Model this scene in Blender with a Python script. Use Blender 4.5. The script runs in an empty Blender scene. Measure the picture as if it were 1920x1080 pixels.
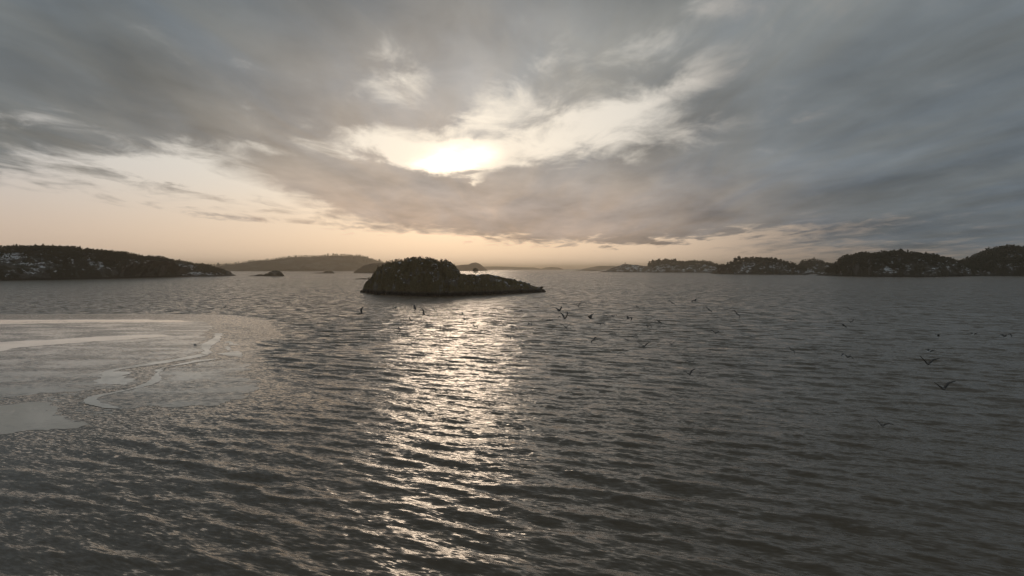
import bpy, bmesh, math, random
import numpy as np
from mathutils import Vector, Matrix, Euler

random.seed(7); RNG = np.random.default_rng(7)
SC = bpy.context.scene
COL = SC.collection
R = math.radians

# ------------------------------------------------------------------ camera
H = 15.0                 # eye height over the sea (m)
FPX = 1371.0             # focal length in photo pixels (1920 wide)
YH = 503.0               # horizon row in the photo
PITCH = math.atan((540 - YH) / FPX)
cam_d = bpy.data.cameras.new('camera'); cam = bpy.data.objects.new('camera', cam_d); COL.objects.link(cam)
cam_d.sensor_width = 36.0; cam_d.lens = 36.0 * FPX / 1920.0
cam_d.clip_start = 0.5; cam_d.clip_end = 150000
cam.location = (0, 0, H); cam.rotation_euler = (R(90) - PITCH, 0, 0)
SC.camera = cam

# ------------------------------------------------------------------ light and exposure
SUN_AZ, SUN_EL = -4.6, 8.3            # degrees, azimuth from +Y towards +X
SUN_STRENGTH, SUN_ANGLE = 0.085, 9.0   # the sun is veiled by thin cloud
SKY_STRENGTH = 0.1
HAZE_DENSITY = 1.05e-4
SC.view_settings.view_transform = 'Standard'; SC.view_settings.look = 'None'
SC.view_settings.exposure = 0.0; SC.view_settings.gamma = 1.0
SC.view_settings.use_curve_mapping = False
SC.render.engine = 'CYCLES'
SC.cycles.use_denoising = True
SC.cycles.max_bounces = 6; SC.cycles.diffuse_bounces = 2; SC.cycles.glossy_bounces = 3
SC.cycles.volume_bounces = 1; SC.cycles.transmission_bounces = 2
SC.cycles.sample_clamp_indirect = 4.0; SC.cycles.sample_clamp_direct = 0.0

sun_dir = Vector((math.sin(R(SUN_AZ)) * math.cos(R(SUN_EL)), math.cos(R(SUN_AZ)) * math.cos(R(SUN_EL)), math.sin(R(SUN_EL))))
sd = bpy.data.lights.new('sun', 'SUN'); sd.energy = SUN_STRENGTH; sd.angle = R(SUN_ANGLE); sd.color = (1.0, 0.77, 0.56)
sun = bpy.data.objects.new('sun', sd); COL.objects.link(sun)
sun.rotation_euler = sun_dir.to_track_quat('Z', 'Y').to_euler(); sun.location = (0, 0, 200)


class N:
    """small helper to wire shader nodes"""
    def __init__(s, tree): s.t = tree
    def new(s, typ, **kw):
        n = s.t.nodes.new(typ)
        for k, v in kw.items(): setattr(n, k, v)
        return n
    def put(s, sock, v):
        if hasattr(v, 'is_output') or isinstance(v, bpy.types.NodeSocket): s.t.links.new(v, sock)
        else:
            try: sock.default_value = v
            except Exception: sock.default_value = tuple(v) + (1.0,)
    def m(s, op, a, b=None, c=None, clamp=False):
        n = s.new('ShaderNodeMath', operation=op); n.use_clamp = clamp
        s.put(n.inputs[0], a)
        if b is not None: s.put(n.inputs[1], b)
        if c is not None: s.put(n.inputs[2], c)
        return n.outputs[0]
    def v(s, op, a, b=None, out=0):
        n = s.new('ShaderNodeVectorMath', operation=op); s.put(n.inputs[0], a)
        if b is not None:
            if op == 'SCALE': s.put(n.inputs['Scale'], b)
            else: s.put(n.inputs[1], b)
        return n.outputs['Value'] if op in ('DOT_PRODUCT', 'LENGTH') else n.outputs[0]
    def xyz(s, x, y, z=0.0):
        n = s.new('ShaderNodeCombineXYZ'); s.put(n.inputs[0], x); s.put(n.inputs[1], y); s.put(n.inputs[2], z); return n.outputs[0]
    def sep(s, v):
        n = s.new('ShaderNodeSeparateXYZ'); s.put(n.inputs[0], v); return n.outputs
    def mix(s, f, a, b, blend='MIX'):
        n = s.new('ShaderNodeMix', data_type='RGBA', blend_type=blend); n.clamp_factor = True
        s.put(n.inputs[0], f); s.put(n.inputs[6], a); s.put(n.inputs[7], b); return n.outputs[2]
    def noise(s, vec, scale=1.0, detail=3.0, rough=0.5, dist=0.0, dims='3D'):
        n = s.new('ShaderNodeTexNoise', noise_dimensions=dims); s.put(n.inputs['Vector'], vec)
        n.inputs['Scale'].default_value = scale; n.inputs['Detail'].default_value = detail
        n.inputs['Roughness'].default_value = rough; n.inputs['Distortion'].default_value = dist
        return n.outputs['Fac'], n.outputs['Color']
    def smooth(s, x, lo, hi, a=0.0, b=1.0):
        n = s.new('ShaderNodeMapRange', interpolation_type='SMOOTHSTEP'); s.put(n.inputs[0], x)
        for i, q in enumerate((lo, hi, a, b)): s.put(n.inputs[1 + i], q)
        return n.outputs[0]
    def map(s, vec, loc=(0, 0, 0), rot=(0, 0, 0), scl=(1, 1, 1), typ='POINT'):
        n = s.new('ShaderNodeMapping', vector_type=typ); s.put(n.inputs[0], vec)
        n.inputs['Location'].default_value = loc; n.inputs['Rotation'].default_value = rot; n.inputs['Scale'].default_value = scl
        return n.outputs[0]


def ang(px, py):
    """photo pixel -> (azimuth, elevation) in degrees"""
    dx = (px - 960) / FPX; u = (540 - py) / FPX
    y = math.cos(PITCH) + u * math.sin(PITCH); z = -math.sin(PITCH) + u * math.cos(PITCH)
    return math.degrees(math.atan2(dx, y)), math.degrees(math.atan2(z, math.hypot(dx, y)))


# ------------------------------------------------------------------ world: Nishita sky behind a broken cloud deck
W = bpy.data.worlds.new('World'); SC.world = W; W.use_nodes = True
wt = W.node_tree; wt.nodes.clear(); n = N(wt)
tc = n.new('ShaderNodeTexCoord'); D = n.v('NORMALIZE', tc.outputs['Generated'])
x, y, z = n.sep(D)
sky = n.new('ShaderNodeTexSky', sky_type='NISHITA'); sky.sun_disc = False
sky.sun_elevation = R(SUN_EL); sky.sun_rotation = R(SUN_AZ)
sky.air_density = 1.2; sky.dust_density = 2.5; sky.ozone_density = 1.0; sky.altitude = 15
az = n.m('MULTIPLY', n.m('ARCTAN2', x, y), 57.29578)
el = n.m('MULTIPLY', n.m('ARCSINE', z), 57.29578)
gam = n.m('MULTIPLY', n.m('ARCCOSINE', n.m('MINIMUM', n.v('DOT_PRODUCT', D, tuple(sun_dir)), 0.999999)), 57.29578)
# coordinates on a flat cloud layer: clouds shrink towards the horizon as they do in life
zz = n.m('ADD', n.m('MAXIMUM', z, 0.0), 0.07)
cp = n.xyz(n.m('DIVIDE', x, zz), n.m('DIVIDE', y, zz), 0.0)
big_f, big_c = n.noise(n.map(cp, rot=(0, 0, R(-12)), scl=(0.95, 0.42, 1)), 1.0, 4.0, 0.52, 0.3)
fin_f, fin_c = n.noise(n.map(cp, loc=(3, 7, 2), rot=(0, 0, R(-16)), scl=(3.4, 1.7, 1)), 1.0, 5.0, 0.6, 0.4)
AE = n.xyz(az, el, 0.0)
AEw = n.v('ADD', AE, n.v('MULTIPLY', n.v('SUBTRACT', fin_c, (0.5, 0.5, 0.5)), (4.2, 2.0, 0)))
AEw = n.v('ADD', AEw, n.v('MULTIPLY', n.v('SUBTRACT', big_c, (0.5, 0.5, 0.5)), (3.0, 1.2, 0)))

def blobs(lst, acc=None, vec=None):
    """sum of soft elliptical cloud gaps: px, py, half-width px, half-height px, tilt deg (image, clockwise), amount"""
    for (px, py, w, h, rot, amp) in lst:
        a0, e0 = ang(px, py); k = 57.29578 / FPX
        mv = n.map(vec if vec is not None else AEw, loc=(a0, e0, 0), rot=(0, 0, R(-rot)), scl=(w * k, h * k, 1), typ='TEXTURE')
        g = n.m('EXPONENT', n.m('MULTIPLY', n.v('DOT_PRODUCT', mv, mv), -1.0))
        acc = n.m('MULTIPLY', g, amp) if acc is None else n.m('MULTIPLY_ADD', g, amp, acc)
    return acc

gap = blobs([
    (850, 300, 84, 28, -6, 1.0),        # the sun's own gap
    (1080, 262, 270, 48, -5, 0.86),     # wide pale gap to the right of it
    (720, 268, 130, 30, 8, 0.85),
    (905, 225, 90, 26, -25, 0.6),
    (775, 150, 52, 44, 10, 0.58),
    (1190, 195, 190, 24, -14, 0.42),
    (1300, 140, 60, 30, -30, 0.30),
    (330, 315, 220, 46, -3, 0.98),      # left bright bank
    (455, 268, 120, 18, 3, 0.55),
    (480, 372, 220, 24, 8, 0.75),
    (-60, 410, 900, 66, 5, 1.15),       # clear strip, left
    (560, 455, 520, 36, 6, 1.0),
    (1000, 485, 760, 30, 0, 1.15),      # clear strip along the horizon
    (1330, 452, 330, 12, -5, 0.80),
    (885, 346, 26, 10, -35, 0.85),
    (930, 402, 60, 7, 0, 0.55),
    (60, 215, 90, 16, 3, 0.45),
    (1380, 8, 100, 24, 0, 0.45),
    (1200, 115, 230, 60, -10, 0.36),
])
gap = blobs([(700, 345, 300, 36, 13, -0.85), (1120, 365, 420, 46, -3, -0.65), (300, 348, 170, 9, 9, -0.60), (430, 402, 100, 6, 5, -0.55),
             (850, 262, 70, 10, -5, -0.35)], gap)
gap = n.m('MULTIPLY_ADD', n.m('SUBTRACT', fin_f, 0.5), 1.75, gap)
gap = n.m('MULTIPLY_ADD', n.m('SUBTRACT', big_f, 0.5), 0.55, gap)
gapm = n.smooth(gap, 0.16, 0.98)

# cloud colour: warm and light round the sun, blue-grey away from it
gam_c = n.m('MULTIPLY', gam, n.m('MULTIPLY_ADD', n.m('MAXIMUM', n.m('SUBTRACT', el, SUN_EL), 0.0), 0.035, 1.0))
near = n.m('EXPONENT', n.m('MULTIPLY', n.m('POWER', n.m('DIVIDE', gam_c, 16.0), 2.0), -1.0))
cloud = n.mix(near, (0.168, 0.190, 0.202), (0.50, 0.450, 0.405))
left = n.smooth(az, 8.0, -30.0)
cloud = n.mix(n.m('MULTIPLY', left, n.smooth(el, 20.0, 6.0)), cloud, n.mix(1.0, cloud, (1.16, 1.06, 0.96), 'MULTIPLY'))
low = n.m('MULTIPLY', n.smooth(el, 9.0, 1.5), n.smooth(gam, 34.0, 8.0))
cloud = n.mix(low, cloud, (0.52, 0.39, 0.30))
cloud = n.mix(blobs([(1150, 120, 330, 105, -8, 0.5)], None, AEw), cloud, (0.40, 0.40, 0.375))
rdark = blobs([(1800, 385, 560, 70, -4, 0.48), (1900, 500, 380, 60, 0, 0.50), (1820, 250, 420, 60, -8, 0.18), (690, 60, 240, 80, 0, 0.22)], None, AEw)
cloud = n.mix(n.m('MINIMUM', rdark, 0.8), cloud, (0.085, 0.105, 0.125))
tex = n.m('MULTIPLY_ADD', n.m('SUBTRACT', big_f, 0.5), 1.3, 1.0)
tex = n.m('MULTIPLY_ADD', n.m('SUBTRACT', fin_f, 0.5), 0.48, tex)
str_f, str_c = n.noise(n.map(cp, loc=(9, 1, 4), rot=(0, 0, R(-14)), scl=(2.2, 0.55, 1)), 1.0, 5.0, 0.58, 0.6)
tex = n.m('MULTIPLY_ADD', n.m('SUBTRACT', str_f, 0.5), 0.45, tex)
cloud = n.mix(n.smooth(str_c, 0.35, 0.65), n.mix(1.0, cloud, (0.97, 1.0, 1.045), 'MULTIPLY'), n.mix(1.0, cloud, (1.035, 1.0, 0.955), 'MULTIPLY'))
cloud = n.v('SCALE', cloud, tex)

# clear air behind: the Nishita sky seen through a thin pale veil, with the sun's aureole
clear = n.v('SCALE', sky.outputs[0], SKY_STRENGTH * 0.045)
veil = n.mix(n.smooth(el, 8.0, 1.0), (0.69, 0.66, 0.61), (0.77, 0.61, 0.47))
veil = n.mix(n.smooth(gam, 14.0, 36.0), veil, n.mix(1.0, veil, (0.80, 0.80, 0.84), 'MULTIPLY'))
veil = n.mix(n.smooth(az, 8.0, 26.0), veil, (0.30, 0.255, 0.225))
clear = n.v('ADD', clear, veil)
core = blobs([(850, 302, 40, 21, -4, 0.9), (900, 290, 26, 11, -12, 0.3), (806, 306, 22, 9, 8, 0.3)], None, AEw)
glow = n.m('EXPONENT', n.m('MULTIPLY', n.m('POWER', n.m('DIVIDE', gam, 10.0), 2.0), -1.0))
clear = n.v('ADD', clear, n.v('SCALE', (0.13, 0.125, 0.10), glow))
clear = n.v('ADD', clear, n.v('SCALE', (1.25, 1.05, 0.78), core))
out = n.mix(gapm, cloud, clear)
bg = n.new('ShaderNodeBackground'); n.put(bg.inputs[0], n.v('SCALE', out, 1.0 / SKY_STRENGTH)); bg.inputs[1].default_value = SKY_STRENGTH
wo = n.new('ShaderNodeOutputWorld'); wt.links.new(bg.outputs[0], wo.inputs[0])
W.cycles.sampling_method = 'MANUAL'; W.cycles.sample_map_resolution = 1024


# ------------------------------------------------------------------ helpers
def ground(px, py, zz=0.0):
    """photo pixel -> point where its ray meets the level z = zz"""
    dx = (px - 960) / FPX; u = (540 - py) / FPX
    d = Vector((dx, math.cos(PITCH) + u * math.sin(PITCH), -math.sin(PITCH) + u * math.cos(PITCH)))
    t = (zz - H) / d.z
    return Vector((d.x * t, d.y * t, zz))

def dist_of(py): return ground(960, py).y

def at(px, py, dist):
    """point on a pixel's ray at forward distance dist"""
    dx = (px - 960) / FPX; u = (540 - py) / FPX
    d = Vector((dx, math.cos(PITCH) + u * math.sin(PITCH), -math.sin(PITCH) + u * math.cos(PITCH)))
    t = dist / d.y
    return Vector((d.x * t, dist, H + d.z * t))

def tag(o, label=None, cat=None, group=None, kind=None):
    if label: o['label'] = label
    if cat: o['category'] = cat
    if group: o['group'] = group
    if kind: o['kind'] = kind
    return o

def mesh_np(name, verts, faces, smooth=True):
    """mesh from numpy verts and an (n,3) or (n,4) face array"""
    me = bpy.data.meshes.new(name); verts = np.asarray(verts, np.float32); faces = np.asarray(faces, np.int32)
    k = faces.shape[1]
    me.vertices.add(len(verts)); me.vertices.foreach_set('co', verts.ravel())
    me.loops.add(faces.size); me.loops.foreach_set('vertex_index', faces.ravel())
    me.polygons.add(len(faces)); me.polygons.foreach_set('loop_start', np.arange(0, faces.size, k, dtype=np.int32))
    me.update(calc_edges=True)
    me.polygons.foreach_set('use_smooth', np.full(len(faces), bool(smooth)))
    me.validate(); return me

def obj(name, me, mat=None, parent=None):
    o = bpy.data.objects.new(name, me); COL.objects.link(o)
    if mat is not None and len(me.materials) == 0: me.materials.append(mat)
    if parent is not None: o.parent = parent
    return o

def attr(me, name, vals):
    a = me.attributes.new(name, 'FLOAT', 'POINT'); a.data.foreach_set('value', np.asarray(vals, np.float32))

def hash2(ix, iy, seed):
    h = (ix.astype(np.int64) * 374761393 + iy.astype(np.int64) * 668265263 + seed * 1442695041) & 0xffffffff
    h = ((h ^ (h >> 13)) * 1274126177) & 0xffffffff
    return ((h ^ (h >> 16)) & 0xffff) / 65535.0

def vnoise(x, y, seed=0):
    ix = np.floor(x); iy = np.floor(y); fx = x - ix; fy = y - iy
    fx = fx * fx * (3 - 2 * fx); fy = fy * fy * (3 - 2 * fy)
    a = hash2(ix, iy, seed); b = hash2(ix + 1, iy, seed); c = hash2(ix, iy + 1, seed); d = hash2(ix + 1, iy + 1, seed)
    return (a * (1 - fx) + b * fx) * (1 - fy) + (c * (1 - fx) + d * fx) * fy

def fbm(x, y, seed=0, octv=5, gain=0.5):
    s = 0; a = 1.0; t = 0
    for i in range(octv):
        s = s + a * (vnoise(x, y, seed + i * 17) - 0.5); t += a; a *= gain
        x = x * 2.03 + 11.3; y = y * 2.03 - 7.1
    return s / t * 2.0        # about -1 .. 1

def sstep(x, a, b):
    t = np.clip((x - a) / (b - a), 0, 1); return t * t * (3 - 2 * t)

def new_mat(name):
    m = bpy.data.materials.new(name); m.use_nodes = True; t = m.node_tree
    b = t.nodes['Principled BSDF']; return m, N(t), b

def poly_sd(P, poly):
    """signed distance (negative inside) of points P (n,2) to a closed polygon (k,2)"""
    P = np.asarray(P, np.float64); poly = np.asarray(poly, np.float64)
    best = np.full(len(P), 1e18); inside = np.zeros(len(P), bool)
    for i in range(len(poly)):
        a = poly[i]; b = poly[(i + 1) % len(poly)]; ab = b - a
        t = np.clip(((P - a) @ ab) / max(ab @ ab, 1e-12), 0, 1)
        dd = P - (a + t[:, None] * ab); best = np.minimum(best, (dd * dd).sum(1))
        cond = ((a[1] > P[:, 1]) != (b[1] > P[:, 1]))
        xi = (b[0] - a[0]) * (P[:, 1] - a[1]) / (b[1] - a[1] if b[1] != a[1] else 1e-12) + a[0]
        inside ^= cond & (P[:, 0] < xi)
    d = np.sqrt(best); return np.where(inside, -d, d)

# ------------------------------------------------------------------ water
WAVE = np.array([0.45, 0.89]); WAVE /= np.linalg.norm(WAVE)
SLICK = np.array([ground(a, b).to_2d() for a, b in [
    (-700, 588), (-200, 588), (0, 589), (220, 588), (420, 590), (510, 600), (530, 622), (490, 645), (478, 672), (500, 700), (498, 722),
    (545, 742), (440, 760), (350, 778), (230, 800), (120, 822), (0, 850), (-200, 880), (-700, 900)]])

def build_water():
    daz = 0.0019; azs = np.concatenate([np.linspace(-math.pi, -0.78, 36)[:-1], np.arange(-0.78, 0.7801, daz), np.linspace(0.78, math.pi, 36)[1:-1]])
    rs = [6.0]
    while rs[-1] < 420: rs.append(rs[-1] + max(0.12, 0.0046 * rs[-1]))
    while rs[-1] < 46000: rs.append(rs[-1] * 1.045)
    rs = np.array(rs); na, nr = len(azs), len(rs)
    A, Rr = np.meshgrid(azs, rs)
    X = (np.sin(A) * Rr).ravel(); Y = (np.cos(A) * Rr).ravel(); rr = Rr.ravel(); aa = np.abs(A.ravel())
    dr = np.maximum(0.12, 0.0046 * rr) * np.where(rr > 420, 9.0, 1.0)
    dr = np.where(aa > 0.78, 1e3, dr)
    # calm mask
    calm = np.zeros(len(X)); sel = (rr > 30) & (rr < 420) & (X < 60)
    sdv = poly_sd(np.stack([X[sel], Y[sel]], 1), SLICK)
    sdv = sdv + 3.0 * fbm(X[sel] / 16, Y[sel] / 16, 5, 4)
    near_side = sstep(Y[sel], 120, 70)                    # soft fade on the near side, crisp elsewhere
    width = 3.0 + 12.0 * near_side
    calm[sel] = 1 - sstep(sdv, -2.0, width)
    amp_mod = 0.55 + 0.45 * (0.5 + 0.5 * fbm(X / 45, Y / 45, 3, 3)) * 1.3
    DX = np.zeros(len(X)); DY = np.zeros(len(X)); Z = np.zeros(len(X))
    rg = np.random.default_rng(21); ncomp = 88; lost = np.zeros(len(X)); tot = 0
    for i in range(ncomp + 7):
        lam = 0.6 * (7.5 / 0.6) ** ((i + rg.random()) / ncomp) if i < ncomp else rg.uniform(3.2, 5.6)
        th = rg.normal(0, 0.44 if lam < 2.2 else 0.27) if i < ncomp else rg.normal(0.10, 0.09)      # the last few: long-crested swell
        dx = WAVE[0] * math.cos(th) - WAVE[1] * math.sin(th); dy = WAVE[0] * math.sin(th) + WAVE[1] * math.cos(th)
        k = 2 * math.pi / lam
        slope = 0.0205 * (1.3 if 1.3 < lam < 3.6 else (0.40 if lam > 5.0 else 0.95)) * rg.uniform(0.6, 1.4)
        if i >= ncomp: slope = 0.022
        a = slope / k
        w = sstep(lam / dr, 2.5, 5.0); lost += slope ** 2 * (1 - w); tot += slope ** 2
        ph = k * (dx * X + dy * Y) + rg.random() * 6.283
        s_, c_ = np.sin(ph), np.cos(ph); wa = a * w
        Z += wa * c_; q = 0.85
        DX -= q * wa * dx * s_; DY -= q * wa * dy * s_
    ampl = amp_mod * (1 - calm)
    V = np.stack([X + DX * ampl, Y + DY * ampl, Z * ampl], 1)
    i0 = np.arange(nr - 1)[:, None] * na + np.arange(na)[None, :]
    i1 = np.arange(nr - 1)[:, None] * na + (np.arange(na)[None, :] + 1) % na
    F = np.stack([i0, i0 + na, i1 + na, i1], -1).reshape(-1, 4)[:, ::-1]
    me = mesh_np('sea', V, F); attr(me, 'calm', calm); attr(me, 'lost', lost / tot)
    return me

m_water, n, b = new_mat('sea_water')
geo = n.new('ShaderNodeNewGeometry'); P = geo.outputs['Position']
ca = n.new('ShaderNodeAttribute', attribute_name='calm').outputs['Fac']
lo = n.new('ShaderNodeAttribute', attribute_name='lost').outputs['Fac']
rotw = math.atan2(WAVE[0], WAVE[1])
Pw = n.map(P, rot=(0, 0, rotw))                                   # y axis along the wave travel
flat = n.v('MULTIPLY', Pw, (0.30, 1.0, 0.0))
def slope_noise(scale, detail, rough, loc):
    return n.v('SUBTRACT', n.noise(n.v('ADD', flat, loc), scale, detail, rough, 0.0)[1], (0.5, 0.5, 0.5))
gust = n.noise(n.v('MULTIPLY', P, (0.006, 0.022, 0)), 1.0, 3.0, 0.55)[0]
gust = n.smooth(gust, 0.30, 0.68, 0.55, 1.15)
def calmed(k): return n.m('MULTIPLY_ADD', ca, -k, 1.0)
tiny = n.v('SCALE', slope_noise(6.0, 1.0, 0.5, (1, 8, 3)), n.m('MULTIPLY', n.m('MULTIPLY', 0.62, gust), calmed(0.25)))
fine = n.v('SCALE', slope_noise(3.0, 2.0, 0.6, (3, 5, 1)), n.m('MULTIPLY', n.m('MULTIPLY', 0.66, gust), calmed(0.3)))
midl = n.v('SCALE', slope_noise(1.0, 2.0, 0.55, (13, 2, 9)), n.m('MULTIPLY', n.m('MULTIPLY', 0.26, gust), calmed(0.85)))
farw = n.v('SCALE', n.v('SUBTRACT', n.noise(n.v('MULTIPLY', Pw, (0.24, 0.48, 0)), 1.0, 3.0, 0.6)[1], (0.5, 0.5, 0.5)), n.m('MULTIPLY', n.m('MULTIPLY', lo, 1.8), calmed(1.0)))
sl = n.v('ADD', n.v('ADD', tiny, fine), n.v('ADD', midl, farw))
# (across, along) slopes back to world axes
sx, sy, _ = n.sep(sl)
sx = n.m('MULTIPLY', sx, 0.68)
cw, sw = math.cos(rotw), math.sin(rotw)
wx = n.m('ADD', n.m('MULTIPLY', sx, cw), n.m('MULTIPLY', sy, sw))
wy = n.m('SUBTRACT', n.m('MULTIPLY', sy, cw), n.m('MULTIPLY', sx, sw))
# added tilt of the far-water normals: darkens it by mirroring higher sky
dark_tilt = n.m('MULTIPLY', n.m('MULTIPLY', lo, 0.10), calmed(1.0))
nrm = n.v('NORMALIZE', n.v('ADD', geo.outputs['Normal'], n.xyz(n.m('MULTIPLY_ADD', dark_tilt, -0.3, wx), n.m('SUBTRACT', wy, dark_tilt), 0.0)))
b.inputs['Base Color'].default_value = (0.118, 0.092, 0.063, 1)
b.inputs['IOR'].default_value = 1.333
rgh = n.noise(n.v('ADD', flat, (21, 3, 5)), 2.2, 2.0, 0.6)[0]
n.put(b.inputs['Roughness'], n.m('MULTIPLY_ADD', ca, -0.05, n.smooth(rgh, 0.38, 0.68, 0.08, 0.26)))
n.put(b.inputs['Normal'], nrm)
sea = tag(obj('sea', build_water(), m_water), kind='structure')


# ------------------------------------------------------------------ land: materials
def land_mat(name, rock, veg, snow_amt, veg_amt, scale, seed):
    m, n, b = new_mat(name)
    g = n.new('ShaderNodeNewGeometry'); P = n.v('ADD', g.outputs['Position'], (seed * 13.7, seed * 7.1, 0)); z = n.sep(g.outputs['Position'])[2]
    nz = n.sep(g.outputs['Normal'])[2]
    f1 = n.noise(P, 1.0 / scale, 5.0, 0.6)[0]; f2 = n.noise(n.v('ADD', P, (50, 20, 9)), 0.32 / scale, 4.0, 0.55)[0]
    f3 = n.noise(P, 4.5 / scale, 4.0, 0.65)[0]
    c = n.mix(n.smooth(f1, 0.35, 0.65), tuple(q * 0.6 for q in rock), tuple(q * 1.25 for q in rock))
    vg = n.mix(n.smooth(f3, 0.35, 0.65), tuple(q * 0.7 for q in veg), tuple(q * 1.35 for q in veg))
    vm = n.m('MULTIPLY', n.smooth(n.m('ADD', f2, n.m('MULTIPLY', n.m('SUBTRACT', f1, 0.5), 0.5)), 0.62 - 0.4 * veg_amt, 0.70 - 0.4 * veg_amt), n.smooth(z, 1.0, 3.0))
    hs = n.new('ShaderNodeAttribute', attribute_name='height_share').outputs['Fac']
    vm = n.m('MAXIMUM', vm, n.smooth(n.m('ADD', hs, n.m('MULTIPLY', n.m('SUBTRACT', f2, 0.5), 1.2)), 0.68, 0.90))
    c = n.mix(vm, c, vg)
    sm = n.smooth(n.m('ADD', n.m('ADD', n.m('MULTIPLY', n.noise(n.v('MULTIPLY', P, (0.7, 0.7, 3.2)), 1.0 / scale, 5.0, 0.6)[0], 0.9), n.m('MULTIPLY', f3, 0.35)), n.m('MULTIPLY', nz, 0.22)), 0.88 - 0.3 * snow_amt, 0.94 - 0.3 * snow_amt)
    sm = n.m('MULTIPLY', n.m('MULTIPLY', sm, n.smooth(z, 1.6, 3.2)), n.m('MULTIPLY_ADD', vm, -0.93, 1.0))
    c = n.mix(sm if snow_amt > 0 else 0.0, c, (0.72, 0.74, 0.76))
    tide = n.smooth(n.m('ADD', z, n.m('MULTIPLY', f3, 1.2)), 3.6, 1.6)            # black lichen and weed along the waterline
    c = n.mix(tide, c, (0.018, 0.016, 0.013))
    n.put(b.inputs['Base Color'], c); b.inputs['Roughness'].default_value = 0.85
    b.inputs['Specular IOR Level'].default_value = 0.25
    bp = n.new('ShaderNodeBump'); bp.inputs['Strength'].default_value = 0.8; bp.inputs['Distance'].default_value = 0.25 * scale
    n.put(bp.inputs['Height'], f3); n.put(b.inputs['Normal'], bp.outputs[0])
    return m

ROCK = (0.11, 0.10, 0.088); HEATH = (0.034, 0.030, 0.016)
M_ISLET = land_mat('islet_rock_and_heather', (0.18, 0.16, 0.13), (0.115, 0.094, 0.048), 0.20, 0.55, 3.2, 1)
M_SNOWROCK = land_mat('rock_with_snow', ROCK, HEATH, 0.31, 0.45, 7.0, 2)
M_WOODLAND = land_mat('woodland_ground', ROCK, (0.030, 0.028, 0.016), 0.29, 0.45, 9.0, 3)
M_ROCK = land_mat('shore_rock', (0.22, 0.195, 0.16), HEATH, 0.30, 0.2, 2.0, 6)
M_BARE = land_mat('bare_rock', (0.15, 0.135, 0.12), HEATH, 0.0, 0.5, 8.0, 4)
M_FAR = land_mat('far_hill', (0.10, 0.095, 0.08), (0.04, 0.036, 0.022), 0.0, 0.6, 30.0, 5)

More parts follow.
